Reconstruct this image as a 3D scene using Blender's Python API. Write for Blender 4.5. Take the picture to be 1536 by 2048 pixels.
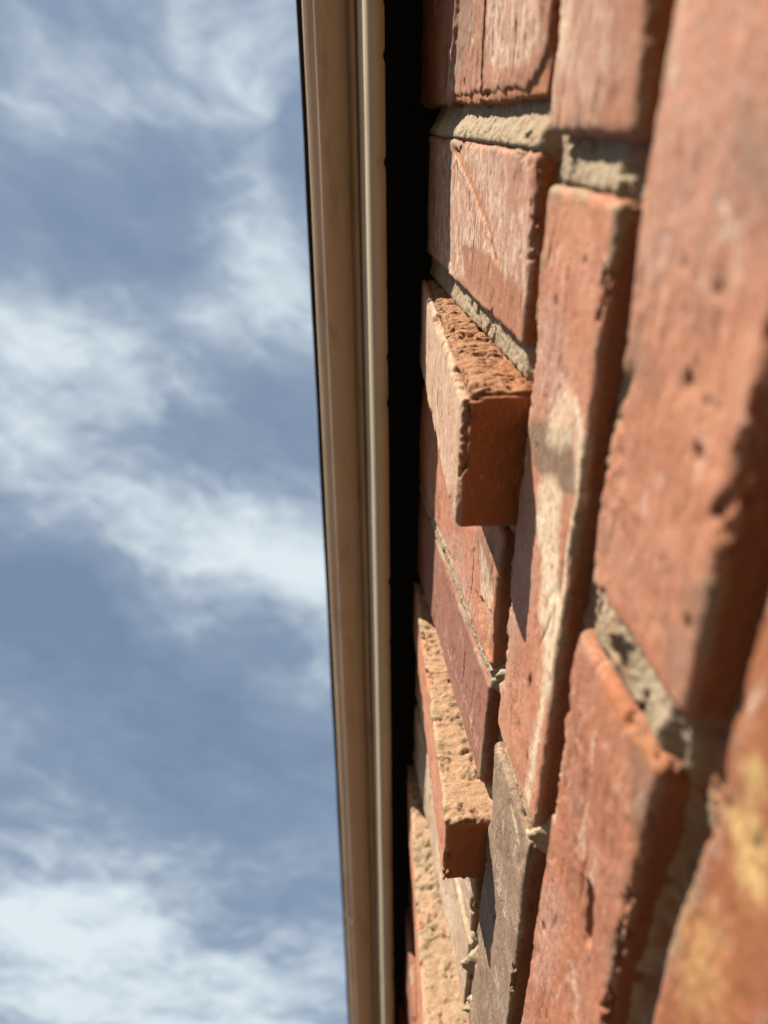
import bpy, math, random
import numpy as np
from mathutils import Matrix, Vector

for o in list(bpy.data.objects):
    bpy.data.objects.remove(o, do_unlink=True)
scn = bpy.context.scene
col = scn.collection

# ------------------------------------------------------------------ camera
# a phone held flat against the wall and pointed up at the eave, image top = +x
cam_d = bpy.data.cameras.new('camera')
cam = bpy.data.objects.new('camera', cam_d); col.objects.link(cam)
Rm = ((0.00648504, 0.89098755, 0.45398142),
      (0.99329534, 0.04666222, -0.10576868),
      (-0.11542236, 0.45162354, -0.88471117))
M4 = Matrix(Rm).to_4x4(); M4.translation = (0.0, -0.09454, 0.0)
cam.matrix_world = M4
cam_d.sensor_fit = 'VERTICAL'; cam_d.sensor_height = 36.0; cam_d.sensor_width = 27.0
cam_d.lens = 1558.99 * 36.0 / 2048.0
cam_d.clip_start = 0.005; cam_d.clip_end = 500.0
cam_d.dof.use_dof = True
cam_d.dof.focus_distance = 0.425
cam_d.dof.aperture_fstop = cam_d.lens / 4.7
scn.camera = cam

# ------------------------------------------------------------------ light
SUN = Vector((39.0, -23.5, 31.0)).normalized()          # towards the sun
sd = bpy.data.lights.new('sun', 'SUN'); sd.energy = 5.0; sd.angle = math.radians(0.53)
sd.color = (1.0, 0.90, 0.75)
so = bpy.data.objects.new('sun', sd); col.objects.link(so)
so.rotation_euler = SUN.to_track_quat('Z', 'Y').to_euler(); so.location = SUN * 20

scn.view_settings.view_transform = 'Standard'
scn.view_settings.look = 'None'
scn.view_settings.gamma = 1.0
scn.view_settings.use_curve_mapping = False
scn.view_settings.exposure = 1.5
scn.render.engine = 'CYCLES'
scn.render.resolution_x, scn.render.resolution_y = 768, 1024


class NT:
    """tiny helper around a node tree"""
    def __init__(self, tree):
        self.t = tree; self.t.nodes.clear()
    def n(self, kind, **kw):
        nd = self.t.nodes.new(kind)
        for k, v in kw.items():
            setattr(nd, k, v)
        return nd
    def l(self, a, b):
        self.t.links.new(a, b)
    def put(self, sock, v):
        if isinstance(v, bpy.types.NodeSocket): self.l(v, sock)
        elif v is not None:
            if sock.type == 'RGBA' and len(v) == 3: v = (*v, 1.0)
            sock.default_value = v
    def math(self, op, a, b=None, clamp=False):
        nd = self.n('ShaderNodeMath', operation=op, use_clamp=clamp)
        self.put(nd.inputs[0], a)
        if b is not None: self.put(nd.inputs[1], b)
        return nd.outputs[0]
    def vmath(self, op, a, b=None):
        nd = self.n('ShaderNodeVectorMath', operation=op)
        self.put(nd.inputs[0], a)
        if b is not None: self.put(nd.inputs[1], b)
        return nd.outputs['Value'] if op in ('DISTANCE', 'LENGTH', 'DOT_PRODUCT') else nd.outputs[0]
    def noise(self, vec, scale, detail=3.0, rough=0.55, dist=0.0, color=False):
        nd = self.n('ShaderNodeTexNoise')
        self.put(nd.inputs['Vector'], vec); nd.inputs['Scale'].default_value = scale
        nd.inputs['Detail'].default_value = detail; nd.inputs['Roughness'].default_value = rough
        nd.inputs['Distortion'].default_value = dist
        return nd.outputs['Color' if color else 'Fac']
    def ramp(self, v, a, b, lo=0.0, hi=1.0, smooth=True):
        nd = self.n('ShaderNodeMapRange', interpolation_type='SMOOTHSTEP' if smooth else 'LINEAR')
        self.put(nd.inputs['Value'], v)
        for k, x in zip(('From Min', 'From Max', 'To Min', 'To Max'), (a, b, lo, hi)):
            nd.inputs[k].default_value = x
        return nd.outputs['Result']
    def mix(self, f, a, b, mode='MIX'):
        nd = self.n('ShaderNodeMix', data_type='RGBA', blend_type=mode)
        self.put(nd.inputs[0], f); self.put(nd.inputs[6], a); self.put(nd.inputs[7], b)
        return nd.outputs[2]
    def attr(self, name):
        return self.n('ShaderNodeAttribute', attribute_name=name).outputs['Fac']
    def scale(self, vec, s):
        return self.vmath('MULTIPLY', vec, s)


# ------------------------------------------------------------------ sky
world = bpy.data.worlds.new('World'); scn.world = world; world.use_nodes = True
T = NT(world.node_tree)
sky = T.n('ShaderNodeTexSky', sky_type='NISHITA')
sky.sun_disc = False
sky.sun_elevation = math.asin(SUN.z); sky.sun_rotation = math.atan2(SUN.x, SUN.y)
sky.air_density = 1.0; sky.dust_density = 1.5; sky.ozone_density = 1.0
geo = T.n('ShaderNodeTexCoord').outputs['Generated']
sep = T.n('ShaderNodeSeparateXYZ'); T.l(geo, sep.inputs[0])
zc = T.math('MAXIMUM', sep.outputs['Z'], 0.06)
cmb = T.n('ShaderNodeCombineXYZ')
T.l(T.math('DIVIDE', sep.outputs['X'], zc), cmb.inputs[0])
T.l(T.math('DIVIDE', sep.outputs['Y'], zc), cmb.inputs[1])
P = cmb.outputs[0]                                       # point on a flat cloud layer
wob = T.vmath('SUBTRACT', T.noise(P, 3.0, 4.0, 0.55, color=True), (0.5, 0.5, 0.5))
Pw = T.vmath('ADD', P, T.scale(wob, (0.20, 0.20, 0.0)))
rot = T.n('ShaderNodeMapping'); rot.inputs['Rotation'].default_value = (0, 0, math.radians(-52))
rot.inputs['Scale'].default_value = (1.35, 0.85, 1.0); T.l(Pw, rot.inputs['Vector'])
Pr = rot.outputs[0]
base = T.noise(Pr, 3.0, 7.0, 0.58, 0.0)
wisp = T.noise(T.scale(Pr, (1.5, 0.85, 1.0)), 8.0, 7.0, 0.62, 0.1)
dens = T.math('ADD', T.math('MULTIPLY', T.math('SUBTRACT', base, 0.5), 1.20), T.math('MULTIPLY', T.math('SUBTRACT', wisp, 0.5), 0.75))
curl = T.noise(T.scale(Pr, (1.3, 0.9, 1.0)), 24.0, 5.0, 0.6, 0.2)
dens = T.math('ADD', dens, T.math('MULTIPLY', T.math('SUBTRACT', curl, 0.5), 0.42))
dens = T.math('ADD', dens, 0.47)
CLOUDS = [  # centre on the cloud layer, radius, lift (thick bright banks and thin blue gaps)
    (-0.002, -0.244, 0.092, 0.20),
    (-0.183, -0.012, 0.125, 0.45),
    (-0.227, -0.318, 0.119, 0.22),
    (-0.317, -0.268, 0.164, 0.32),
    (-0.129, -0.163, 0.135, -0.40),
    (-0.353, -0.022, 0.135, -0.18),
    (-0.156, -0.294, 0.086, -0.20),
    (-0.425, -0.200, 0.134, -0.25),
    (-0.530, -0.109, 0.186, 0.28),
    (-0.495, -0.310, 0.114, 0.38),
    (-0.638, -0.007, 0.176, 0.48),
    (-0.550, -0.195, 0.127, 0.30),
    (-0.655, -0.401, 0.185, -0.65),
    (-0.759, -0.243, 0.231, -0.40),
    (-0.776, -0.044, 0.095, -0.15),
    (-0.820, 0.001, 0.089, 0.35),
    (-0.972, -0.088, 0.223, -0.35),
    (-1.070, -0.257, 0.197, -0.12),
    (-1.401, -0.544, 0.390, 0.34),
    (-1.565, -0.315, 0.430, 0.30),
    (-1.709, -0.094, 0.285, 0.16),
    (-1.308, -0.035, 0.174, -0.10),
    (0.046, -0.167, 0.140, 0.04),
    (0.081, -0.057, 0.141, 0.03),
    (-0.011, -0.048, 0.114, 0.08),
]
for cx, cy, rr, a in CLOUDS:
    dd = T.vmath('DISTANCE', Pw, (cx, cy, 0.0))
    dens = T.math('ADD', dens, T.ramp(dd, 0.0, rr * 1.35, a * 0.80, 0.0))
mask = T.ramp(dens, 0.0, 1.0, 0.0, 1.0, smooth=False)
blue = T.mix(0.74, sky.outputs[0], (1.18, 1.58, 2.25))    # thin grey veil over the blue
cloud = T.mix(T.ramp(dens, 0.35, 0.95), (1.90, 2.40, 3.12), (4.15, 4.70, 5.00))
bg = T.n('ShaderNodeBackground'); bg.inputs['Strength'].default_value = 0.0625
T.l(T.mix(mask, blue, cloud), bg.inputs['Color'])
wo = T.n('ShaderNodeOutputWorld'); T.l(bg.outputs[0], wo.inputs[0])


# ------------------------------------------------------------------ noise toolbox
def _h(ix, iy, iz, seed):
    h = (ix.astype(np.uint32) * np.uint32(374761393)) ^ (iy.astype(np.uint32) * np.uint32(668265263)) \
        ^ (iz.astype(np.uint32) * np.uint32(2246822519)) ^ np.uint32((seed * 3266489917) & 0xffffffff)
    h = (h ^ (h >> np.uint32(15))) * np.uint32(2246822519)
    h = (h ^ (h >> np.uint32(13))) * np.uint32(3266489917)
    h ^= h >> np.uint32(16)
    return h.astype(np.float32) / np.float32(4294967295.0)

def vnoise(P, seed=0):
    """smooth value noise in -1..1 at points P (n,3)"""
    Q = P.astype(np.float32) + np.float32(1000.37 + seed * 17.13)
    I = np.floor(Q); F = Q - I
    I = I.astype(np.int64) & 0xffffff
    F = F * F * F * (F * (F * 6 - 15) + 10)
    x0, y0, z0 = I[:, 0], I[:, 1], I[:, 2]; fx, fy, fz = F[:, 0], F[:, 1], F[:, 2]
    def L(a, b, t): return a + (b - a) * t
    def H(a, b, c): return _h(x0 + a, y0 + b, z0 + c, seed)
    r = L(L(L(H(0,0,0), H(1,0,0), fx), L(H(0,1,0), H(1,1,0), fx), fy),
          L(L(H(0,0,1), H(1,0,1), fx), L(H(0,1,1), H(1,1,1), fx), fy), fz)
    return r * 2 - 1

ROT = np.array([[0.80, 0.60, 0.0], [-0.48, 0.64, 0.60], [0.36, -0.48, 0.80]], np.float32)
def fbm(P, freq, octv=3, gain=0.5, seed=0):
    Q = P * freq; a = 1.0; s = 0.0; t = 0.0
    for i in range(octv):
        s = s + a * vnoise(Q, seed + i * 7); t += a; a *= gain; Q = (Q * 2.03) @ ROT.T
    return s / t

def sstep(a, b, x):
    t = np.clip((x - a) / (b - a), 0, 1); return t * t * (3 - 2 * t)

def seg_dist(U, pts):
    """distance of points U (n,2) to a polyline, and the share of the way along it"""
    best = np.full(len(U), 1e9, np.float32); al = np.zeros(len(U), np.float32)
    m = len(pts) - 1
    for i in range(m):
        a = np.array(pts[i], np.float32); b = np.array(pts[i + 1], np.float32); d = b - a
        t = np.clip(((U - a) @ d) / (d @ d + 1e-12), 0, 1)
        q = np.hypot(*(U - a - t[:, None] * d).T)
        k = q < best; best[k] = q[k]; al[k] = (i + t[k]) / m
    return best, al

def poly_sd(U, pts):
    """signed distance to a closed polygon, negative inside"""
    d, _ = seg_dist(U, list(pts) + [pts[0]])
    ins = np.zeros(len(U), bool); j = len(pts) - 1
    for i in range(len(pts)):
        xi, yi = pts[i]; xj, yj = pts[j]
        c = ((yi > U[:, 1]) != (yj > U[:, 1])) & (U[:, 0] < (xj - xi) * (U[:, 1] - yi) / (yj - yi + 1e-12) + xi)
        ins ^= c; j = i
    return np.where(ins, -d, d)

def build_mesh(name, V, Fq, attrs=None, smooth=True):
    me = bpy.data.meshes.new(name)
    n, m = len(V), len(Fq)
    me.vertices.add(n); me.vertices.foreach_set('co', np.asarray(V, np.float32).ravel())
    me.loops.add(m * 4); me.loops.foreach_set('vertex_index', np.asarray(Fq, np.int32).ravel())
    me.polygons.add(m); me.polygons.foreach_set('loop_start', np.arange(0, m * 4, 4, dtype=np.int32))
    me.update(calc_edges=True); me.validate()
    if smooth: me.polygons.foreach_set('use_smooth', np.ones(m, bool))
    for k, a in (attrs or {}).items():
        at = me.attributes.new(k, 'FLOAT', 'POINT'); at.data.foreach_set('value', np.asarray(a, np.float32))
    return me

def link(name, me, mat=None, parent=None, loc=(0, 0, 0)):
    o = bpy.data.objects.new(name, me); col.objects.link(o)
    o.location = loc
    if mat is not None and me is not None and not me.materials: me.materials.append(mat)
    if parent is not None: o.parent = parent
    return o

def tag(o, label=None, cat=None, kind=None, group=None):
    if label: o['label'] = label
    if cat: o['category'] = cat
    if kind: o['kind'] = kind
    if group: o['group'] = group
    return o


# ------------------------------------------------------------------ materials
MORTAR = (0.240, 0.200, 0.137)
def brick_material(name, ca, cb, cfresh=(0.245, 0.092, 0.036), bloom=0.25, bloomc=(0.373, 0.280, 0.240), spots=0.5,
                   grain=1.0, streak=0.5, kx=0.4, scuff=0.75, under_shade=(0.185, 0.078, 0.040), smearc=(0.60, 0.51, 0.375)):
    m = bpy.data.materials.new(name); m.use_nodes = True; N = NT(m.node_tree)
    P = N.n('ShaderNodeTexCoord').outputs['Object']
    st = N.scale(P, (kx, 1.0, 1.0))
    c = N.mix(N.ramp(N.noise(P, 38, 4, 0.6, 0.3), 0.36, 0.64), ca, cb)
    # streaks left by the wire that cut the clay
    s1 = N.ramp(N.noise(st, 330, 4, 0.6), 0.40, 0.66)
    c = N.mix(N.math('MULTIPLY', s1, streak * 0.55), c, N.mix(1.0, c, (0.80, 0.66, 0.60), 'MULTIPLY'))
    c = N.mix(N.math('MULTIPLY', N.math('SUBTRACT', 1.0, N.attr('skin')), 0.75), c, under_shade)  # undersides and sides tinted: shade and warm bounce put into the colour
    # lime bloom
    bn = N.ramp(N.noise(st, 460, 6, 0.75), 0.43, 0.60)
    bl = N.math('MULTIPLY', N.ramp(N.noise(P, 26, 3, 0.55), 0.45, 0.68, 0.0, bloom), N.attr('skin'))
    bl = N.math('ADD', bl, N.attr('bloom'), True)
    bl = N.math('MULTIPLY', bl, N.math('ADD', N.math('MULTIPLY', bn, 0.88), 0.12))
    c = N.mix(bl, c, bloomc)
    sc = N.math('MULTIPLY', N.ramp(N.noise(N.scale(P, (0.35, 1.0, 1.0)), 95, 6, 0.7, 0.4), 0.57, 0.66), N.ramp(N.noise(st, 700, 4, 0.7), 0.38, 0.58, 0.15, 0.85))
    c = N.mix(N.math('MULTIPLY', N.math('MULTIPLY', sc, N.attr('skin')), scuff), c, (0.58, 0.47, 0.385))
    # grey kiln marks
    gr = N.math('MULTIPLY', N.attr('grey'), N.ramp(N.noise(P, 240, 5, 0.7), 0.25, 0.62, 0.45, 1.0), True)
    c = N.mix(gr, c, N.mix(N.noise(P, 300, 3, 0.6), (0.087, 0.063, 0.047), (0.200, 0.157, 0.117)))
    # mortar wash
    mo = N.math('MULTIPLY', N.attr('smear'), N.ramp(N.noise(st, 300, 6, 0.75), 0.38, 0.50, 0.12, 1.0), True)
    c = N.mix(mo, c, smearc)
    c = N.mix(N.math('MULTIPLY', N.attr('mort'), N.ramp(N.noise(P, 120, 4, 0.65), 0.30, 0.50, 0.3, 1.0)), c, N.mix(N.noise(P, 700, 3, 0.7), (0.15, 0.115, 0.07), (0.34, 0.275, 0.18)))
    # small iron spots and grit
    v = N.n('ShaderNodeTexVoronoi', feature='F1'); v.inputs['Scale'].default_value = 150; N.l(N.scale(P, (0.6, 1, 1)), v.inputs['Vector'])
    sp = N.math('MULTIPLY', N.ramp(v.outputs['Distance'], 0.10, 0.22, 1.0, 0.0), N.ramp(N.noise(P, 60, 2), 0.5, 0.66, 0.0, spots))
    c = N.mix(sp, c, (0.040, 0.027, 0.023))
    c = N.mix(N.ramp(N.noise(P, 1100, 2, 0.6), 0.42, 0.58, 0.0, 0.50 * grain), c, N.mix(1.0, c, (0.55, 0.48, 0.45), 'MULTIPLY'))
    c = N.mix(N.math('MULTIPLY', N.attr('pit'), 0.75), c, (0.067, 0.030, 0.020))
    # pale flecks and dark drag scratches
    c = N.mix(N.ramp(N.noise(st, 900, 4, 0.7), 0.58, 0.70, 0.0, 0.55), c, N.mix(0.6, c, bloomc))
    c = N.mix(N.math('MULTIPLY', N.ramp(N.noise(N.scale(P, (0.18, 1.0, 1.0)), 420, 4, 0.7), 0.64, 0.72), 0.7), c, N.mix(1.0, c, (0.42, 0.33, 0.30), 'MULTIPLY'))
    # broken clay where the skin is gone
    fr = N.math('MULTIPLY', N.attr('fresh'), N.ramp(N.noise(P, 160, 3, 0.6), 0.25, 0.6, 0.35, 1.0), True)
    c = N.mix(fr, c, cfresh)
    h = N.math('ADD', N.math('MULTIPLY', N.noise(st, 620, 5, 0.7), 0.6), N.math('MULTIPLY', N.noise(P, 1700, 3, 0.65), 0.4))
    b = N.n('ShaderNodeBump'); b.inputs['Strength'].default_value = 0.9; b.inputs['Distance'].default_value = 0.0013 * grain
    N.l(h, b.inputs['Height'])
    bs = N.n('ShaderNodeBsdfPrincipled'); N.put(bs.inputs['Base Color'], c)
    bs.inputs['Roughness'].default_value = 0.86; bs.inputs['Specular IOR Level'].default_value = 0.25
    N.l(b.outputs[0], bs.inputs['Normal'])
    N.l(bs.outputs[0], N.n('ShaderNodeOutputMaterial').inputs[0])
    return m

def mortar_material():
    m = bpy.data.materials.new('sandy_mortar'); m.use_nodes = True; N = NT(m.node_tree)
    P = N.n('ShaderNodeTexCoord').outputs['Object']
    c = N.mix(N.noise(P, 45, 3, 0.6), (0.235, 0.186, 0.128), (0.345, 0.285, 0.208))
    c = N.mix(N.ramp(N.noise(P, 1500, 3, 0.7), 0.35, 0.65), N.mix(1.0, c, (0.72, 0.70, 0.68), 'MULTIPLY'), c)
    v = N.n('ShaderNodeTexVoronoi', feature='F1'); v.inputs['Scale'].default_value = 420; N.l(P, v.inputs['Vector'])
    c = N.mix(N.math('MULTIPLY', N.ramp(v.outputs['Distance'], 0.10, 0.26, 1.0, 0.0), N.ramp(N.noise(P, 190, 2), 0.52, 0.62)), c, (0.060, 0.050, 0.040))
    c = N.mix(N.math('MULTIPLY', N.attr('clay_and_shade'), 0.8), c, (0.200, 0.087, 0.043))
    h = N.math('ADD', N.noise(P, 900, 4, 0.7), N.math('MULTIPLY', v.outputs['Distance'], 0.6))
    b = N.n('ShaderNodeBump'); b.inputs['Strength'].default_value = 0.9; b.inputs['Distance'].default_value = 0.0009
    N.l(h, b.inputs['Height'])
    bs = N.n('ShaderNodeBsdfPrincipled'); N.put(bs.inputs['Base Color'], c)
    bs.inputs['Roughness'].default_value = 0.95; bs.inputs['Specular IOR Level'].default_value = 0.15
    N.l(b.outputs[0], bs.inputs['Normal']); N.l(bs.outputs[0], N.n('ShaderNodeOutputMaterial').inputs[0])
    return m

def paint_material(name, colr, rough=0.5, dirt=0.35, dirtc=(0.067, 0.047, 0.030), bump=0.0002):
    m = bpy.data.materials.new(name); m.use_nodes = True; N = NT(m.node_tree)
    P = N.n('ShaderNodeTexCoord').outputs['Object']
    st = N.scale(P, (0.25, 1.0, 1.0))
    d = N.ramp(N.noise(st, 60, 5, 0.62, 0.3), 0.48, 0.75, 0.0, dirt)
    c = N.mix(d, colr, dirtc)
    c = N.mix(N.ramp(N.noise(P, 700, 2), 0.62, 0.75, 0.0, 0.4 * dirt), c, dirtc)
    b = N.n('ShaderNodeBump'); b.inputs['Strength'].default_value = 0.4; b.inputs['Distance'].default_value = bump
    N.l(N.noise(st, 220, 4, 0.6), b.inputs['Height'])
    bs = N.n('ShaderNodeBsdfPrincipled'); N.put(bs.inputs['Base Color'], c)
    N.put(bs.inputs['Roughness'], N.math('ADD', d, rough)); bs.inputs['Specular IOR Level'].default_value = 0.2
    N.l(b.outputs[0], bs.inputs['Normal']); N.l(bs.outputs[0], N.n('ShaderNodeOutputMaterial').inputs[0])
    return m

def ground_material():
    m = bpy.data.materials.new('dry_soil'); m.use_nodes = True; N = NT(m.node_tree)
    P = N.n('ShaderNodeTexCoord').outputs['Object']
    c = N.mix(N.noise(P, 1.5, 5, 0.6), (0.055, 0.040, 0.024), (0.080, 0.058, 0.036))
    c = N.mix(N.ramp(N.noise(P, 160, 3, 0.7), 0.4, 0.7, 0, 0.5), c, (0.028, 0.021, 0.014))
    bs = N.n('ShaderNodeBsdfPrincipled'); N.put(bs.inputs['Base Color'], c); bs.inputs['Roughness'].default_value = 0.9
    N.l(bs.outputs[0], N.n('ShaderNodeOutputMaterial').inputs[0])
    return m

SAL, SAL2 = (0.410, 0.195, 0.122), (0.335, 0.145, 0.086)
BM = {
 'salmon':  brick_material('salmon_brick', SAL, SAL2, bloom=0.22),
 'pink':    brick_material('pink_bloomed_brick', (0.300, 0.140, 0.085), (0.245, 0.105, 0.060), bloom=0.18, bloomc=(0.55, 0.43, 0.35), kx=0.22, under_shade=(0.30, 0.095, 0.026)),
 'red':     brick_material('red_brick', (0.360, 0.155, 0.090), (0.285, 0.115, 0.064), bloom=0.28),
 'proud':   brick_material('proud_salmon_brick', SAL, SAL2, bloom=0.25, under_shade=(0.27, 0.085, 0.028)),
 'orange':  brick_material('orange_brick', (0.287, 0.110, 0.050), (0.247, 0.087, 0.039), smearc=(0.50, 0.36, 0.15), bloom=0.10, spots=0.3),
 'mauve':   brick_material('mauve_brick', (0.247, 0.113, 0.080), (0.220, 0.097, 0.070), bloom=0.22, bloomc=(0.300, 0.227, 0.207), spots=0.2, streak=0.3),
 'grey':    brick_material('grey_kiln_marked_brick', (0.270, 0.190, 0.135), (0.185, 0.130, 0.095), bloom=0.75, bloomc=(0.38, 0.30, 0.225), spots=0.5, grain=1.3, kx=0.7),
 'white':   brick_material('lime_whitened_brick', (0.40, 0.32, 0.24), (0.34, 0.22, 0.15), bloom=1.0, bloomc=(0.60, 0.54, 0.44)),
 'brown':   brick_material('brown_red_brick', (0.240, 0.103, 0.063), (0.180, 0.080, 0.053), bloom=0.25),
}
MM = mortar_material()

# ------------------------------------------------------------------ brick builder
def lattice(sx, sy, sz, step, fine_y=0.036):
    """open-backed box lattice, origin mid front face, y grows into the wall"""
    nx, nz = max(2, int(round(sx / step))), max(2, int(round(sz / step)))
    fine_y = min(fine_y, sy * 0.9)
    ny = max(2, int(round(fine_y / step)))
    xs = np.linspace(-sx / 2, sx / 2, nx + 1); zs = np.linspace(-sz / 2, sz / 2, nz + 1)
    ys = np.concatenate([np.linspace(0, fine_y, ny + 1), [fine_y + (sy - fine_y) * 0.4, sy]])
    Vs, Fs, off = [], [], 0
    def face(A, B, fn, flip):
        nonlocal off
        a, b = np.meshgrid(A, B, indexing='ij'); V = fn(a.ravel(), b.ravel())
        i = np.arange(len(A) * len(B)).reshape(len(A), len(B))
        q = np.stack([i[:-1, :-1], i[1:, :-1], i[1:, 1:], i[:-1, 1:]], -1).reshape(-1, 4)
        if flip: q = q[:, ::-1]
        Vs.append(V); Fs.append(q + off); off += len(V)
    k = np.ones
    face(xs, zs, lambda a, b: np.stack([a, 0 * a, b], 1), False)
    face(ys, zs, lambda a, b: np.stack([0 * a - sx / 2, a, b], 1), True)
    face(ys, zs, lambda a, b: np.stack([0 * a + sx / 2, a, b], 1), False)
    face(xs, ys, lambda a, b: np.stack([a, b, 0 * a - sz / 2], 1), True)
    face(xs, ys, lambda a, b: np.stack([a, b, 0 * a + sz / 2], 1), False)
    V = np.concatenate(Vs); F = np.concatenate(Fs)
    key = np.round(V * 1e6).astype(np.int64)
    _, idx, inv = np.unique(key, axis=0, return_index=True, return_inverse=True)
    return V[idx].astype(np.float32), inv.ravel()[F].astype(np.int32)

def make_brick(box, y, seed, step=0.0011, sy=0.105, r=0.003, low=0.0012, mid=0.0005, fine=0.00016, streak=0.00018,
               chip=0.0035, chip_n=0.25, pits=14, cracks=2, end_rough=0.0004, flake=0.00035, feats=(), tilt=0.0, lean=0.0, arris=1.0):
    """box = (x0, x1, z0, z1) of the face in metres, y = its plane. Returns mesh (local to centre) and centre."""
    x0, x1, z0, z1 = box; sx, sz = x1 - x0, z1 - z0; cx, cz = (x0 + x1) / 2, (z0 + z1) / 2
    V, F = lattice(sx, sy, sz, step)
    rnd = np.random.default_rng(seed)
    so_ = seed * 3.71
    h = np.array([sx / 2, 1e9, sz / 2], np.float32)
    inner = V.copy()
    inner[:, 0] = np.clip(V[:, 0], -sx / 2 + r, sx / 2 - r)
    inner[:, 2] = np.clip(V[:, 2], -sz / 2 + r, sz / 2 - r)
    inner[:, 1] = np.maximum(V[:, 1], r)
    d = V - inner; n = d / (np.linalg.norm(d, axis=1, keepdims=True) + 1e-12)
    Pn = inner + n * r
    # distances to the faces and a soft outward direction
    dx, dz, dy = sx / 2 - np.abs(V[:, 0]), sz / 2 - np.abs(V[:, 2]), V[:, 1]
    w = np.stack([np.exp(-dx / .004) * np.sign(V[:, 0]), -np.exp(-dy / .004), np.exp(-dz / .004) * np.sign(V[:, 2])], 1)
    ns = w / (np.linalg.norm(w, axis=1, keepdims=True) + 1e-9)
    De = np.sort(np.stack([dx, dy, dz], 1), axis=1)[:, 1]
    Q = (Pn + np.array([so_, so_ * .7, so_ * .3])).astype(np.float32)
    front = sstep(0.004, 0.0, dy)
    endf = sstep(0.0025, 0.0, dx) * (1 - front)
    warp = .0025 * np.stack([vnoise(Q * 120, seed + 61), vnoise(Q * 120, seed + 62), vnoise(Q * 120, seed + 63)], 1)
    Qw = (Q + warp).astype(np.float32)
    disp = low * fbm(Q, 20, 2, .5, seed) - mid * np.abs(fbm(Qw, 60, 4, .6, seed + 1)) * 1.3 + fine * fbm(Qw, 420, 2, .7, seed + 2)
    # flakes of skin: thin plateaus with sharp rims
    fl = fbm(Qw * np.array([.45, 1, 1], np.float32), 110, 4, .55, seed + 64)
    disp -= flake * (sstep(.10, .16, fl) + .8 * sstep(.30, .34, fl)) * sstep(-.1, .25, fbm(Q, 30, 2, .5, seed + 65))
    disp += streak * fbm(Q * np.array([.14, 1, 1], np.float32), 260, 3, .6, seed + 3)
    # torn, striated clay on the cut ends
    er = fbm(Q * np.array([1, .22, 1], np.float32), 330, 3, .6, seed + 4)
    disp += endf * end_rough * (1.6 * er - 1.2 * np.abs(fbm(Q * np.array([1, .3, 1], np.float32), 150, 3, .5, seed + 5)))
    at = {k: np.zeros(len(V), np.float32) for k in ('bloom', 'grey', 'fresh', 'smear', 'pit', 'mort', 'skin')}
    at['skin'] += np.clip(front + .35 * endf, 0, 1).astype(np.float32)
    at['fresh'] += np.clip(endf * 0.8 * sstep(.0002, .0012, np.full(len(V), end_rough)), 0, 1).astype(np.float32)
    # crumbled edges
    cn = fbm(Q, 75, 3, .55, seed + 6)
    cn = cn + .25 * fbm(Qw, 300, 2, .6, seed + 66)
    cn = cn + .9 * (sstep(-.05, .3, fbm(Q, 28, 2, .5, seed + 68)) - .75)
    cm = sstep(0.006, 0.001, De + 0.004 * fbm(Qw, 240, 3, .6, seed + 9)) * sstep(1 - 2 * chip_n - .10, 1 - 2 * chip_n + .10, cn * 1.6 + .35)
    disp -= chip * cm * (.75 + .6 * fbm(Qw, 420, 2, .6, seed + 67)) + 0.0005 * sstep(.003, 0, De) * np.abs(fbm(Qw, 260, 3, .6, seed + 8))
    at['fresh'] = np.maximum(at['fresh'], cm * 0.5)
    # mortar left on the arrises
    ms = sstep(.006, .001, De + .003 * fbm(Qw, 160, 3, .6, seed + 71)) * sstep(.12, .35, fbm(Q, 42, 3, .55, seed + 72)) * sstep(.012, .004, dy)
    at['mort'] = np.maximum(at['mort'], (ms * .85 * arris).astype(np.float32)); disp += .0005 * arris * ms
    U = np.stack([V[:, 0] + cx, V[:, 2] + cz], 1)
    Ul = U + 0.0005 * np.stack([fbm(Q, 200, 2, .6, seed + 13), fbm(Q, 200, 2, .6, seed + 14)], 1)
    Uw = U + 0.0022 * np.stack([fbm(Q, 140, 2, .6, seed + 11), fbm(Q, 140, 2, .6, seed + 12)], 1)
    for i in range(pits):
        px, pz = rnd.uniform(x0, x1), rnd.uniform(z0, z1); s = rnd.uniform(.0004, .0010) * (2.0 if rnd.random() < .10 else 1)
        e = ((Uw[:, 0] - px) / (s * rnd.uniform(1, 2.6))) ** 2 + ((Uw[:, 1] - pz) / s) ** 2
        g = sstep(1.6, .5, e) * front
        disp -= g * s * 1.0; at['pit'] = np.maximum(at['pit'], g)
    for i in range(cracks):
        ax, az = rnd.uniform(x0, x1), rnd.uniform(z0, z1); L = rnd.uniform(.012, .045); an = rnd.normal(0, .35)
        pl = [(ax + t * L * math.cos(an), az + t * L * math.sin(an) + rnd.normal(0, .0008)) for t in np.linspace(0, 1, 5)]
        dd, al = seg_dist(Ul, pl)
        g = np.exp(-(dd / .0007) ** 2) * np.sin(np.pi * np.clip(al, .02, .98)) * front
        disp -= g * .0011; at['pit'] = np.maximum(at['pit'], g * .6)
    fm = sstep(.010, .002, dy)
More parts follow.
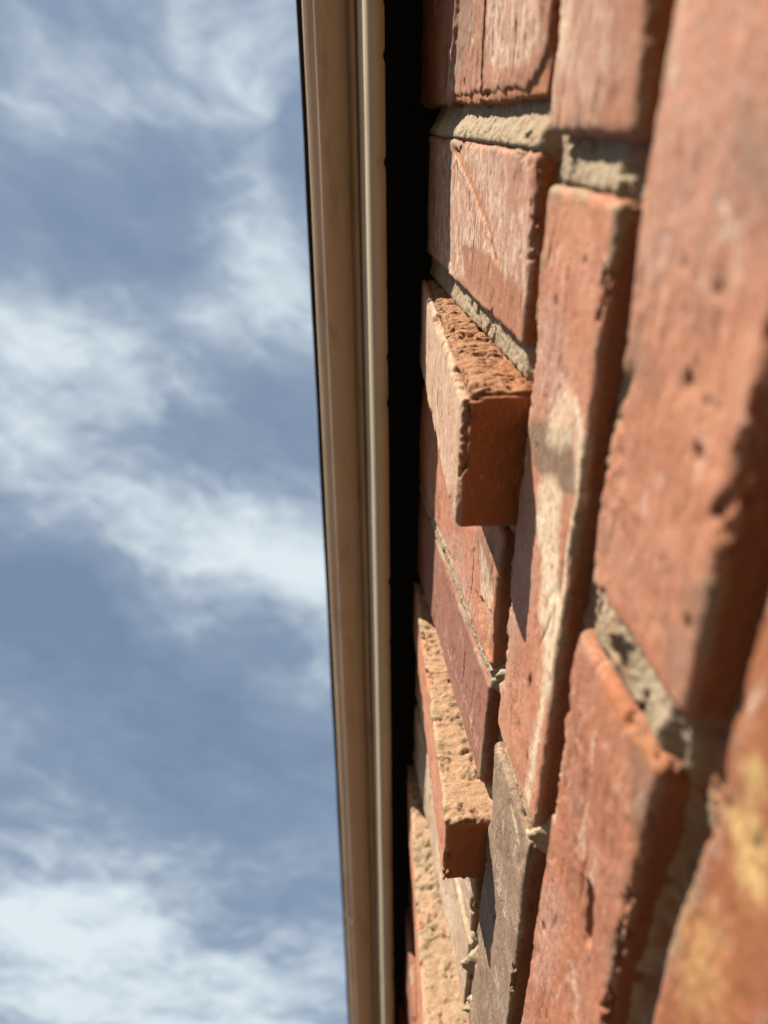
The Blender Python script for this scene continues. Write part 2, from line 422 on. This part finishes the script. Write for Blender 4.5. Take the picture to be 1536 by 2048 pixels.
    for ft in feats:
        kind = ft[0]
        if kind == 'groove':      # polyline, half width, depth, clay showing
            dd, al = seg_dist(Ul, ft[1]); g = sstep(1.3, .35, dd / ft[2] + .25 * fbm(Q, 500, 2, .6, seed + 15)) * fm * sstep(0, .08, al) * sstep(1, .9, al)
            disp -= ft[3] * g; at['fresh'] = np.maximum(at['fresh'], g * ft[4])
            if len(ft) > 5: at['pit'] = np.maximum(at['pit'], g * ft[5])
        elif kind == 'ridge':
            dd, al = seg_dist(Uw, ft[1]); g = np.exp(-(dd / ft[2]) ** 2) * fm
            disp += ft[3] * g
        elif kind == 'step':      # polygon that sits lower (or higher) than the face
            sdv = poly_sd(Uw, ft[1]); g = sstep(ft[2], -ft[2], sdv) * fm; disp -= ft[3] * g
            if len(ft) > 4: at['fresh'] = np.maximum(at['fresh'], g * ft[4])
        elif kind == 'paint':     # attribute, polygon, softness, value
            sdv = poly_sd(Uw, ft[2]); g = sstep(ft[3], -ft[3], sdv + .5 * ft[3] * fbm(Q, 300, 3, .6, seed + 20)) * sstep(.004, .001, dy)
            v = ft[4]; at[ft[1]] = at[ft[1]] * (1 - g) + v * g
        elif kind == 'line':      # attribute, polyline, half width, value
            dd, al = seg_dist(Ul, ft[2]); g = sstep(ft[3], ft[3] * .4, dd) * sstep(.005, .001, dy)
            at[ft[1]] = np.maximum(at[ft[1]], g * ft[4])
            disp += .00035 * g
        elif kind == 'pit':
            for (px, pz, s) in ft[1]:
                s = s * .75; g = sstep(1.7, .3, ((Uw[:, 0] - px) / (s * 1.4)) ** 2 + ((Uw[:, 1] - pz) / s) ** 2) * fm
                disp -= g * s * .9; at['pit'] = np.maximum(at['pit'], g * .8)
        elif kind == 'endlump':   # mortar stuck to the +x end: scale, threshold, height
            e = sstep(.003, 0, sx / 2 - V[:, 0])
            ln = fbm(Q, ft[1], 3, .55, seed + 31)
            g = sstep(ft[2], ft[2] + .14, ln + .2 * fbm(Qw, 400, 3, .6, seed + 34)) * e
            disp += g * (ft[3] + .0007 * fbm(Q, 520, 2, .6, seed + 33)) + e * .0007 * fbm(Qw, 240, 3, .65, seed + 36)
            at['mort'] = np.maximum(at['mort'], np.maximum(g, e * .72)); at['smear'] = np.maximum(at['smear'], e * .30); at['grey'] = np.maximum(at['grey'], e * .30 * sstep(-.1, .3, fbm(Q, 55, 3, .55, seed + 38)))
            sp = sstep(.26, .38, fbm(Qw, 260, 2, .6, seed + 35)) * sstep(-.15, .2, fbm(Q, 70, 2, .5, seed + 37)) * e
            disp -= sp * .0012; at['pit'] = np.maximum(at['pit'], sp * .8)
        elif kind == 'enddrag':   # torn drag marks across the +x end
            e = sstep(.004, 0, sx / 2 - V[:, 0]) * sstep(0.0, .004, dy)
            K = np.array([1, .10, 1], np.float32)
            u = fbm((Q + .15 * warp).astype(np.float32) * K, 420, 3, .65, seed + 41)
            v2 = np.abs(fbm((Q + .12 * warp).astype(np.float32) * K, 520, 2, .6, seed + 42))
            tear = sstep(.16, .05, v2) * sstep(-.25, .2, fbm(Q, 90, 2, .5, seed + 44))
            disp += e * ft[1] * (.45 * u - .75 * tear - .5 * sstep(.25, .45, fbm(Qw, 150, 3, .55, seed + 43)) + .12 * fbm(Q, 600, 1, .5, seed + 45))
            disp -= e * ft[1] * .55 * sstep(.012, 0, dy)
            at['pit'] = np.maximum(at['pit'], e * tear * .85)
            at['fresh'] = np.maximum(at['fresh'], e * .35)
            at['mort'] = np.maximum(at['mort'], e * (.25 + .35 * sstep(.03, .005, dy)))
        elif kind == 'topcut':    # corner lost along the +x / front edge
            pass
    # back rows stay put
    keep = sstep(.06, .03, V[:, 1])
    Pn = Pn + ns * (disp * keep)[:, None]
    if tilt: Pn[:, 1] += tilt * Pn[:, 0]
    if lean: Pn[:, 1] += lean * Pn[:, 2]
    return build_mesh('brick', Pn, F, at), (cx, y, cz)

wall = bpy.data.objects.new('brick_wall', None); col.objects.link(wall); wall.location = (0, 0, -2.12)
tag(wall, 'weathered red brick wall with recessed sandy mortar and an upright top course', 'brick wall')
OFF = Vector((0, 0, 2.12))
BOXES = []

def brick(box, y, mat, seed, label=None, **kw):
    BOXES.append(box)
    me, c = make_brick(box, y, seed, **kw)
    o = link('brick', me, BM[mat], wall, Vector(c) + OFF)
    if label: o['label'] = label
    return o

H = 0.0009                                                  # lattice of the bricks nearest the focus
# upright top course, from the +x end: every third brick stands proud
brick((.106, .180, .305, .556), -.013, 'salmon', 10, lean=.085, step=.002)
brick((.0045, .092, .312, .598), 0.0, 'pink', 11, step=H, low=.0016, mid=.0008, streak=.00035, chip=.004, chip_n=.35, end_rough=.0012, feats=(
    ('groove', [(0.0507, 0.4140), (0.0351, 0.4125), (0.0211, 0.4126), (0.0055, 0.4124)], .0014, .0040, .6, .9),
    ('ridge', [(0.0560, 0.4775), (0.0405, 0.4789), (0.0247, 0.4875), (0.0065, 0.4950)], .003, .0022),
    ('groove', [(0.0431, 0.5111), (0.0209, 0.5122), (0.0067, 0.5155)], .0010, .0025, .5, .9),
    ('groove', [(0.0343, 0.3599), (0.0238, 0.3590), (0.0132, 0.3596)], .0008, .0018, .4, .8),
    ('groove', [(0.0458, 0.4421), (0.0335, 0.4445), (0.0226, 0.4440)], .0006, .0014, .4, .8),
    ('groove', [(0.0428, 0.3611), (0.0290, 0.3583), (0.0203, 0.3587)], .0006, .0006, .2),
    ('step', [(0.0269, 0.3112), (0.0226, 0.3156), (0.0167, 0.3210), (0.0113, 0.3297), (0.0097, 0.3522), (0.0099, 0.3907), (0.0096, 0.4382), (0.0096, 0.4839), (0.0039, 0.4899), (0.0027, 0.3030)], .0014, .0013, .9),
    ('paint', 'bloom', [(0.0505, 0.4120), (0.0405, 0.3277), (0.0228, 0.3187), (0.0176, 0.3400), (0.0182, 0.3931), (0.0269, 0.4082)], .003, .75),
    ('paint', 'grey', [(0.0572, 0.4688), (0.0543, 0.4444), (0.0373, 0.4398), (0.0211, 0.4596), (0.0174, 0.4858)], .003, .55),
    ('paint', 'bloom', [(0.0329, 0.5041), (0.0314, 0.4794), (0.0124, 0.4803), (0.0079, 0.5061)], .002, .5)))
brick((-.0862, -.0120, .312, .560), 0.0, 'pink', 12, step=H, low=.0008, mid=.00035, chip=.0022, chip_n=.12, pits=12, feats=(
    ('groove', [(-0.0154, 0.4779), (-0.0190, 0.4656), (-0.0279, 0.4343), (-0.0359, 0.4143), (-0.0428, 0.3968), (-0.0507, 0.3789), (-0.0578, 0.3719), (-0.0622, 0.3619)], .0018, .0009, 1.0, .25),
    ('groove', [(-0.0162, 0.4719), (-0.0183, 0.4602), (-0.0274, 0.4296), (-0.0353, 0.4099), (-0.0418, 0.3938), (-0.0499, 0.3762), (-0.0572, 0.3682), (-0.0619, 0.3601)], .0010, .0028, .6, 1.3),
    ('step', [(-0.0174, 0.6063), (-0.0176, 0.4818), (-0.0256, 0.4612), (-0.0337, 0.4341), (-0.0416, 0.4270), (-0.0496, 0.4325), (-0.0580, 0.4381), (-0.0819, 0.4619), (-0.1025, 0.5799)], .0009, .0010),
    ('groove', [(-0.0354, 0.4275), (-0.0414, 0.4246), (-0.0482, 0.4290)], .0007, .0022, .3, .9),
    ('pit', [(-0.0235, 0.3858, .0013), (-0.0492, 0.3260, .001), (-0.0345, 0.3876, .0008), (-0.0670, 0.4655, .0011)]),
    ('paint', 'bloom', [(-0.0155, 0.5952), (-0.0151, 0.4854), (-0.0136, 0.3264), (-0.0326, 0.3147), (-0.0585, 0.3112), (-0.0759, 0.3175), (-0.0833, 0.3491), (-0.0798, 0.4272), (-0.0935, 0.5381), (-0.0804, 0.5838)], .004, .80),
    ('paint', 'bloom', [(-0.0634, 0.4435), (-0.0614, 0.4256), (-0.0591, 0.3806), (-0.0633, 0.3551), (-0.0606, 0.3224), (-0.0835, 0.3060), (-0.0876, 0.3478), (-0.0838, 0.4072), (-0.0765, 0.4307)], .0016, .06),
    ('paint', 'bloom', [(-0.0132, 0.3614), (-0.0120, 0.3305), (-0.0299, 0.3247), (-0.0402, 0.3489)], .003, .30),
    ('paint', 'fresh', [(-0.0634, 0.4435), (-0.0614, 0.4256), (-0.0591, 0.3806), (-0.0633, 0.3551), (-0.0625, 0.3218), (-0.0819, 0.3080), (-0.0844, 0.3488), (-0.0838, 0.4072), (-0.0765, 0.4307)], .002, .35),
    ('line', 'bloom', [(-0.0380, 0.3296), (-0.0606, 0.3224), (-0.0805, 0.3192)], .0015, .8)))
brick((-.1655, -.1010, .2995, .556), -.0150, 'pink', 13, lean=.095, step=.00085, r=.0052, low=.0010, mid=.0006, chip=.0048, chip_n=.42, end_rough=.0006,
    label='brick standing proud of the wall with a torn striped end', feats=(
    ('enddrag', .0042),
    ('paint', 'smear', [(-.17, .30), (-.098, .30), (-.098, .56), (-.17, .56)], .003, .32),
    ('paint', 'bloom', [(-.17, .33), (-.098, .30), (-.098, .56), (-.17, .56)], .003, .35)))
brick((-.2590, -.1765, .318, .558), 0.0, 'salmon', 14, step=H, low=.0014, mid=.0006, chip=.003, feats=(
    ('paint', 'bloom', [(-0.2642, 0.4829), (-0.2253, 0.4041), (-0.2398, 0.3653), (-0.2571, 0.3415), (-0.2571, 0.3813), (-0.2626, 0.4446)], .004, .55),
    ('paint', 'grey', [(-0.2030, 0.3688), (-0.1892, 0.3325), (-0.2089, 0.3216), (-0.2175, 0.3211), (-0.2257, 0.3385), (-0.2191, 0.3582)], .003, .6),
    ('paint', 'smear', [(-0.2037, 0.3588), (-0.2142, 0.3252), (-0.2365, 0.3264), (-0.2539, 0.3282), (-0.2432, 0.3454)], .003, .5),
    ('groove', [(-0.2124, 0.3688), (-0.2312, 0.3676), (-0.2448, 0.3653)], .0007, .0018, .3, .7),
    ('step', [(-0.2365, 0.3572), (-0.2277, 0.3245), (-0.2528, 0.3140), (-0.2553, 0.3301), (-0.2418, 0.3482)], .0008, .0018, .6)))
brick((-.3420, -.2700, .318, .555), 0.0, 'mauve', 15, step=.0010, low=.0012, mid=.00035, chip=.0009, chip_n=.1, end_rough=0, pits=3, cracks=1, feats=(
    ('line', 'bloom', [(-0.3066, 0.4699), (-0.3211, 0.4407), (-0.3230, 0.4040), (-0.3207, 0.3576), (-0.3225, 0.3259)], .0014, .8),
    ('groove', [(-0.2878, 0.3734), (-0.3075, 0.3742), (-0.3187, 0.3775)], .0007, .0015, .2, .8)))
brick((-.3980, -.3480, .2985, .552), -.0130, 'proud', 16, lean=.082, step=.0010, low=.0008, mid=.0005, chip=.0050, chip_n=.30, end_rough=.0006,
    label='proud brick with lumps of mortar left on its end', feats=(
    ('endlump', 80, .10, .0018),))
brick((-.4660, -.4050, .312, .548), 0.0, 'white', 17, step=.0011, chip=.003, label='brick whitened by lime in the upright course')
brick((-.5430, -.4760, .312, .545), 0.0, 'white', 18, step=.0011, chip=.004, chip_n=.4)
brick((-.6050, -.5520, .300, .548), -.0165, 'proud', 19, lean=.10, step=.0012, chip=.004, feats=(('endlump', 75, .08, .0018),))
brick((-.6700, -.6110, .312, .545), 0.0, 'pink', 20, step=.0016)
brick((-.7440, -.6810, .312, .545), 0.0, 'salmon', 21, step=.0016)
brick((-.8150, -.7540, .300, .545), -.0130, 'brown', 22, lean=.085, step=.0018)
# first flat course below
brick((-.0060, .250, .2235, .303), -.001, 'pink', 30, step=.0013, low=.0010, mid=.0003, r=.0045, chip=.002, pits=5, feats=(
    ('paint', 'smear', [(0.0369, 0.3090), (0.0345, 0.2875), (0.0220, 0.2855), (0.0152, 0.2907), (0.0112, 0.3030)], .006, .45),
    ('paint', 'bloom', [(0.0369, 0.3090), (0.0296, 0.2447), (0.0141, 0.2424), (-0.0050, 0.2509), (-0.0028, 0.2982)], .008, .45)))
brick((-.2780, -.0215, .2300, .2985), 0.0, 'salmon', 31, step=.00095, low=.0010, mid=.00045, r=.0035, chip=.0032, chip_n=.28, pits=14, cracks=4, tilt=.0, feats=(
    ('pit', [(-0.0405, 0.2513, .0014), (-0.0826, 0.2617, .0012), (-0.0887, 0.2636, .0012), (-0.0953, 0.2747, .0013)]),
    ('paint', 'bloom', [(-0.0621, 0.2903), (-0.0633, 0.2634), (-0.0798, 0.2470), (-0.0962, 0.2575), (-0.1086, 0.2920), (-0.0963, 0.2997)], .006, .65),
    ('paint', 'smear', [(-0.0982, 0.2687), (-0.0845, 0.2560), (-0.0886, 0.2364), (-0.0983, 0.2295), (-0.1138, 0.2274), (-0.1161, 0.2342), (-0.1006, 0.2397), (-0.1081, 0.2534), (-0.1111, 0.2707)], .003, .55),
    ('paint', 'grey', [(-0.1134, 0.2934), (-0.1024, 0.2704), (-0.1034, 0.2562), (-0.0973, 0.2504), (-0.0977, 0.2417), (-0.1165, 0.2330), (-0.1216, 0.2458), (-0.1220, 0.2576), (-0.1269, 0.2707), (-0.1246, 0.2854)], .003, .95),
    ('paint', 'smear', [(-0.1278, 0.2703), (-0.1194, 0.2542), (-0.1232, 0.2470), (-0.1368, 0.2453), (-0.1523, 0.2423), (-0.1670, 0.2307), (-0.1898, 0.2332), (-0.2097, 0.2362), (-0.2381, 0.2379), (-0.2704, 0.2394), (-0.2710, 0.2472), (-0.2381, 0.2438), (-0.2102, 0.2429), (-0.1915, 0.2450), (-0.1815, 0.2552), (-0.1580, 0.2596), (-0.1486, 0.2717)], .0035, .85),
    ('line', 'smear', [(-0.0859, 0.2439), (-0.0928, 0.2359), (-0.1156, 0.2312), (-0.1306, 0.2338), (-0.1456, 0.2347), (-0.1671, 0.2342)], .0020, 1.4),
    ('paint', 'bloom', [(-0.1417, 0.3007), (-0.1314, 0.2831), (-0.1490, 0.2681), (-0.1786, 0.2619), (-0.2183, 0.2808), (-0.2539, 0.2881), (-0.2323, 0.2995), (-0.1890, 0.2987)], .005, .6)))
brick((-.5450, -.2900, .2330, .2990), 0.0, 'grey', 32, step=.0010, low=.0016, mid=.0005, chip=.0042, chip_n=.42, pits=14, label='grey kiln marked brick in the course under the upright bricks', feats=(
    ('line', 'smear', [(-0.2991, 0.2628), (-0.3005, 0.2506), (-0.3041, 0.2450)], .0007, 1.0),
    ('line', 'smear', [(-0.2859, 0.2552), (-0.2864, 0.2439), (-0.2897, 0.2412)], .0012, 1.0),
    ('line', 'smear', [(-0.2993, 0.2554), (-0.3037, 0.2504), (-0.3127, 0.2494)], .0005, .9)))
brick((-.8100, -.5560, .2330, .2990), 0.0, 'salmon', 33, step=.002)
# second flat course
brick((-.1415, .1150, .1430, .2145), 0.0, 'salmon', 40, step=.0011, low=.0018, mid=.0006, r=.005, chip=.0025, chip_n=.2, pits=9, feats=(
    ('paint', 'bloom', [(0.0153, 0.2228), (0.0266, 0.2183), (0.0199, 0.1592), (-0.0053, 0.1485), (-0.0337, 0.1760), (-0.0503, 0.2074), (-0.0406, 0.2138)], .02, .55),
    ('paint', 'grey', [(-0.0005, 0.1718), (0.0030, 0.1585), (-0.0211, 0.1484), (-0.0153, 0.1637), (-0.0061, 0.1715)], .008, .55),
    ('paint', 'grey', [(-0.0593, 0.2149), (-0.0506, 0.2090), (-0.0579, 0.1944), (-0.0620, 0.1897), (-0.0703, 0.2069)], .006, .5),
    ('paint', 'grey', [(-0.1013, 0.1554), (-0.0869, 0.1427), (-0.1100, 0.1403), (-0.1185, 0.1499)], .008, .55),
    ('paint', 'grey', [(-0.1206, 0.1638), (-0.1189, 0.1525), (-0.1357, 0.1416), (-0.1341, 0.1554)], .006, .5),
    ('step', [(-0.0732, 0.2259), (-0.0668, 0.2151), (-0.0645, 0.2048), (-0.0741, 0.2093), (-0.0827, 0.2202)], .004, .0025),
    ('groove', [(-0.0716, 0.2110), (-0.0787, 0.2091), (-0.0836, 0.2096)], .0014, .003, .2, .9),
    ('pit', [(-0.0891, 0.2052, .0018), (-0.0718, 0.1619, .0022), (-0.0804, 0.1499, .0024), (-0.0325, 0.1854, .0016), (-0.0345, 0.1686, .0018), (-0.0583, 0.1738, .0018), (-0.0590, 0.1646, .0015)])))
brick((-.4150, -.1600, .1490, .2185), 0.0, 'red', 41, step=.0010, low=.0018, mid=.0007, r=.0045, chip=.0035, chip_n=.25, arris=.35, end_rough=.0001, pits=14, cracks=3, feats=(
    ('groove', [(-0.2410, 0.1761), (-0.2527, 0.1739), (-0.2696, 0.1721)], .0024, .0050, .5, .55),
    ('paint', 'grey', [(-0.1471, 0.1760), (-0.1517, 0.1616), (-0.1647, 0.1498), (-0.1839, 0.1457), (-0.2014, 0.1497), (-0.1831, 0.1597), (-0.1674, 0.1683)], .006, .55),
    ('paint', 'grey', [(-0.2439, 0.1564), (-0.2251, 0.1485), (-0.2445, 0.1432), (-0.2690, 0.1517)], .005, .8),
    ('paint', 'bloom', [(-0.2868, 0.2152), (-0.2720, 0.1967), (-0.2804, 0.1876), (-0.3272, 0.1910), (-0.3589, 0.2105), (-0.3197, 0.2154)], .004, .6),
    ('paint', 'fresh', [(-0.1544, 0.1984), (-0.1589, 0.1836), (-0.1592, 0.1658), (-0.1543, 0.1414), (-0.1620, 0.1444), (-0.1659, 0.1689), (-0.1645, 0.1879)], .002, .7)))
brick((-.6800, -.4270, .1470, .2160), 0.0, 'brown', 42, step=.002)
# third flat course, nearest the lens
brick((-.0080, .2480, .0560, .1270), 0.0, 'salmon', 50, step=.002)
brick((-.2780, -.0220, .0560, .1280), 0.0, 'orange', 51, step=.0011, low=.0018, r=.005, chip=.003, pits=12, feats=(
    ('paint', 'smear', [(-0.1461, 0.1123), (-0.1387, 0.1086), (-0.1406, 0.1039), (-0.1502, 0.1039), (-0.1533, 0.1089)], .008, 1.5),
    ('paint', 'smear', [(-0.1455, 0.1188), (-0.1340, 0.1126), (-0.1355, 0.1099), (-0.1462, 0.1151)], .006, 1.2),
    ('paint', 'smear', [(-0.1281, 0.1171), (-0.1228, 0.1132), (-0.1267, 0.1107), (-0.1316, 0.1147)], .005, 1.2),
    ('paint', 'smear', [(-0.1892, 0.1218), (-0.1758, 0.1137), (-0.1927, 0.1069), (-0.2074, 0.1145)], .012, .6),
    ('paint', 'bloom', [(-0.1349, 0.1254), (-0.1247, 0.1228), (-0.1561, 0.1192), (-0.1854, 0.1233), (-0.2109, 0.1221), (-0.2320, 0.1237), (-0.2341, 0.1263), (-0.1906, 0.1271), (-0.1530, 0.1255)], .003, .6)))
brick((-.5450, -.2900, .0560, .1280), 0.0, 'salmon', 52, step=.002)

# ------------------------------------------------------------------ mortar
def mortar_sheet():
    xs = np.arange(-0.80, 0.1201, 0.0009); zs = np.arange(0.03, 0.5601, 0.0009)
    a, b = np.meshgrid(xs, zs, indexing='ij'); i = np.arange(a.size).reshape(a.shape)
    F = np.stack([i[:-1, :-1], i[1:, :-1], i[1:, 1:], i[:-1, 1:]], -1).reshape(-1, 4)
    qx, qz = a[:-1, :-1].ravel(), b[:-1, :-1].ravel()
    hid = np.zeros(len(F), bool); m = .007
    for (x0, x1, z0, z1) in BOXES:
        hid |= (qx > x0 + m) & (qx < x1 - m) & (qz > z0 + m) & (qz < z1 - m)
    F = F[~hid]; used, inv = np.unique(F, return_inverse=True); F = inv.reshape(-1, 4)
    n = len(used)
    P3 = np.stack([a.ravel()[used], np.zeros(n), b.ravel()[used]], 1).astype(np.float32)
    U = P3[:, [0, 2]]
    yv = np.full(n, 0.0088, np.float32)
    for box, ya, yb in MJ:                                      # joints struck nearer the face
        x0, x1, z0, z1 = box
        m = sstep(.004, -.002, np.maximum(np.maximum(x0 - U[:, 0], U[:, 0] - x1), np.maximum(z0 - U[:, 1], U[:, 1] - z1)))
        yy = ya + (yb - ya) * sstep(.1, .9, (U[:, 0] - x0) / (x1 - x0))   # trowelled up against the next brick
        yv = yv * (1 - m) + yy * m
    yv += 0.0016 * fbm(P3, 45, 3, .5, 77) + .0010 * fbm(P3, 260, 3, .65, 78) + .0006 * fbm(P3, 620, 1, .6, 79)
    ho = fbm(P3, 130, 2, .5, 81); yv += .003 * sstep(.42, .7, ho)
    for (x, z, rx, rz, hgt) in LUMPS:
        e = ((U[:, 0] - x) / rx) ** 2 + ((U[:, 1] - z) / rz) ** 2
        yv -= hgt * np.exp(-e) * (1 + .35 * fbm(P3, 320, 2, .6, 83))
    clay_and_shade = np.maximum(sstep(.1, .5, fbm(P3, 60, 3, .55, 85)) * .6, sstep(.0095, .0125, yv) * sstep(-.35, .1, fbm(P3, 90, 3, .55, 86)))  # random clay stain, plus shade painted into the deepest joints
    V = P3.copy(); V[:, 1] = yv
    me = build_mesh('mortar', V, F, {'clay_and_shade': clay_and_shade})
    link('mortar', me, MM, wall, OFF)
    # the wall's body behind and below
    def slab(x0, x1, y0, y1, z0, z1):
        V = [(x, y, z) for x in (x0, x1) for y in (y0, y1) for z in (z0, z1)]
        F = [(0, 1, 3, 2), (4, 6, 7, 5), (0, 4, 5, 1), (2, 3, 7, 6), (0, 2, 6, 4), (1, 5, 7, 3)]
        return V, F
    V, F = [], []
    for bx in ((-2.02, .92, .018, .11, -2.12, .555), (-2.0, -.79, .011, .0178, -2.12, .556), (.115, .90, .011, .0178, -2.12, .556), (-.795, .118, .011, .0177, -2.12, .032)):
        v, f = slab(*bx); F += [tuple(k + len(V) for k in q) for q in f]; V += v
    me = build_mesh('wall_core', np.array(V), np.array(F), {'clay_and_shade': np.zeros(len(V))}, smooth=False)
    link('wall_core', me, MM, wall, OFF)
MJ = [((-.0120, .0045, .314, .56), .0002, .0065), ((-.101, -.0865, .314, .56), .0035, .0045), ((-.176, -.166, .314, .56), .004, .005), ((-.270, -.259, .314, .56), .0008, .0014),
      ((-.348, -.342, .314, .56), .004, .005), ((-.405, -.398, .314, .56), .004, .005), ((-.475, -.467, .314, .56), .002, .004), ((-.552, -.543, .314, .56), .004, .005),
      ((-.0215, -.006, .238, .294), .0035, .0060), ((-.289, -.279, .24, .29), .002, .004), ((-.160, -.1415, .156, .210), .0030, .0050), ((-.427, -.415, .155, .212), .003, .004), ((-.45, .11, .1290, .1470), .0135, .0135)]
LUMPS = [(-0.2799, 0.2300, .010, .005, .010), (-0.4892, 0.3088, .012, .006, .012), (-0.5208, 0.3004, .010, .006, .012),
         (-0.2550, 0.2976, .010, .008, .008), (-0.1965, 0.3252, .014, .009, .006), (-0.1412, 0.1922, .008, .006, .006), (-0.2190, 0.2378, .006, .005, .005)]
mortar_sheet()

# ------------------------------------------------------------------ rest of the wall, coarser
VAR = []
for k in range(5):
    me, _ = make_brick((-.126, .126, -.036, .036), 0, 300 + k, step=.006, r=.004, low=.0016, mid=.0008, fine=0, streak=0, chip=.004, pits=0, cracks=0)
    VAR.append(me)
mats = ['salmon', 'orange', 'pink', 'brown', 'mauve', 'salmon', 'grey']
VM = []
for k, me in enumerate(VAR):
    for q in range(3):
        m2 = me.copy(); m2.materials.append(BM[mats[(k * 3 + q * 2 + k) % 7]]); VM.append(m2)
rn = random.Random(5)
def filler(x, z, soldier=False, y=0.0):
    o = bpy.data.objects.new('brick', rn.choice(VM)); col.objects.link(o); o.parent = wall
    o.location = Vector((x, y + rn.uniform(-.002, .002), z)) + OFF
    if soldier: o.rotation_euler = (0, math.pi / 2, 0)
for x in [-.886 - .086 * i for i in range(13)]:
    filler(x, .432, True, -.010 if int(round((-.886 - x) / .086)) % 3 == 1 else 0)
for x in [.226 + .086 * i for i in range(8)]:
    filler(x, .432, True, -.010 if int(round((x - .226) / .086)) % 3 == 2 else 0)
for z, xs in ((.266, (.387, .655, -.945, -1.21, -1.475, -1.74)), (.182, (.255, .52, .785, -.82, -1.085, -1.35, -1.615, -1.88)), (.092, (.387, .655, -.685, -.95, -1.215, -1.48, -1.745))):
    for x in xs: filler(x, z)
for r_ in range(24):
    z = .0055 - .0865 * r_ + (0 if r_ else 0)
    for i in range(8):
        x = -1.48 + .266 * i + (.133 if r_ % 2 == 0 else 0)
        filler(x, z)

# ------------------------------------------------------------------ eave
EZ, EY = 0.018, -0.0155                                    # the eave runs a little out of line with the wall
def extrude(name, prof, x0, x1, mat, parent, nseg=60, closed=False, wave=0.0, seed=1, smooth=False, nick=0.0):
    prof = np.array(prof, np.float32); m = len(prof); xs = np.linspace(x0, x1, nseg + 1)
    V = []; rng = random.Random(seed)
    for x in xs:
        p = prof.copy()
        if wave:
            q = np.stack([np.full(m, x * 1.0), p[:, 0] * 3, p[:, 1] * 3], 1).astype(np.float32)
            p = p + wave * np.stack([fbm(q, 9, 2, .5, seed), fbm(q, 9, 2, .5, seed + 5)], 1)
        if nick and rng.random() < .10: p[0, 0] -= rng.uniform(.0002, nick)
        V.append(np.stack([np.full(m, x), p[:, 0] + EY * (x + .27), p[:, 1] + EZ * (x + .27)], 1))
    V = np.concatenate(V); F = []
    for i in range(nseg):
        for j in range(m if closed else m - 1):
            a, b = i * m + j, i * m + (j + 1) % m
            F.append((a, b, b + m, a + m))
    if closed and m == 4:
        F += [(3, 2, 1, 0), tuple(nseg * m + k for k in range(4))]
    me = build_mesh(name, V, np.array(F), smooth=smooth)
    return link(name, me, mat, parent)
PB = paint_material('beige_gutter_paint', (0.45, 0.330, 0.235), 0.8, 0.30)
PF = paint_material('cream_fascia_paint', (0.42, 0.35, 0.245), 0.75, 0.25, bump=.0004)
DK = paint_material('dark_roof_sheet', (0.012, 0.012, 0.011), 0.7, 0.2, (0.010, 0.009, 0.007))
DT = paint_material('gap_blocker_black', (0.010, 0.008, 0.006), 0.9, 0.4, (0.008, 0.006, 0.005))  # near black, so the closed gap above the wall stays dark
fascia = extrude('fascia_board', [(-.0272, .5312), (-.0354, .5306), (-.0372, .576), (-.0372, .668), (-.0290, .668), (-.0290, .576)], -2.0, .92, PF, None, 700, True, .0004, 3, nick=.0016)
tag(fascia, 'thin cream fascia board edge lit by the sun between gutter and brick', 'fascia board')
gutter = bpy.data.objects.new('roof_gutter', None); col.objects.link(gutter)
tag(gutter, 'beige metal roof gutter with beaded front seen from below', 'gutter')
out = [(-.0376, .650), (-.0376, .6075), (-.0382, .6062), (-.0402, .6058), (-.0412, .6066), (-.0420, .6100), (-.0434, .6102), (-.0442, .6066), (-.0458, .6046),
       (-.0520, .6036), (-.0590, .6034), (-.0640, .6040), (-.0654, .6056), (-.0662, .6080), (-.0672, .6092), (-.0690, .6114), (-.0708, .6138), (-.0722, .6160), (-.0730, .6172), (-.0728, .6188)]
inn = [(-.0716, .6188), (-.0716, .6176), (-.0702, .6150), (-.0680, .6122), (-.0650, .6085), (-.0520, .6050), (-.0460, .6064), (-.0436, .6118), (-.0420, .6118), (-.0388, .6095), (-.0388, .650)]
def gut(a, b, dn=0.0, nm='gutter_length', ns=150):
    o = [(y - dn * (1 if i > 1 else 0), z - dn * (1 if 1 < i < 15 else 0)) for i, (y, z) in enumerate(out)]
    return extrude(nm, o + inn, a, b, PB, gutter, ns, True, .0005, 8, smooth=False)
gut(-.842, .92); gut(-2.0, -.844)
gut(-.852, -.836, .0007, 'joint_sleeve', 4); gut(-.4205, -.4185, .0005, 'joint_sleeve', 2)
roof = extrude('roof', [(-.0752, .672), (.90, 1.03), (.90, 1.06), (-.0752, .690)], -2.0, .92, DK, None, 240, True, .0008, 12)
tag(roof, 'dark edge of the roof sheet showing past the gutter', 'roof')
plate = extrude('gap_blocker', [(.030, .562), (.095, .562), (.095, .70), (.030, .70)], -2.0, .90, DT, None, 20, True)  # block added behind the wall top to shut light out of the gap
tag(plate, 'added black block keeping light out of the gap between wall top and roof', 'light blocker')

# ------------------------------------------------------------------ ground
gv = [(x * 60.0, y * 60.0, 0) for x, y in ((-1, -1), (1, -1), (1, 1), (-1, 1))]
g = link('ground', build_mesh('ground', np.array(gv), np.array([(0, 1, 2, 3)]), smooth=False), ground_material(), None, (0, 0, -2.12))
tag(g, 'dry brown soil at the foot of the brick wall', 'ground', 'structure')
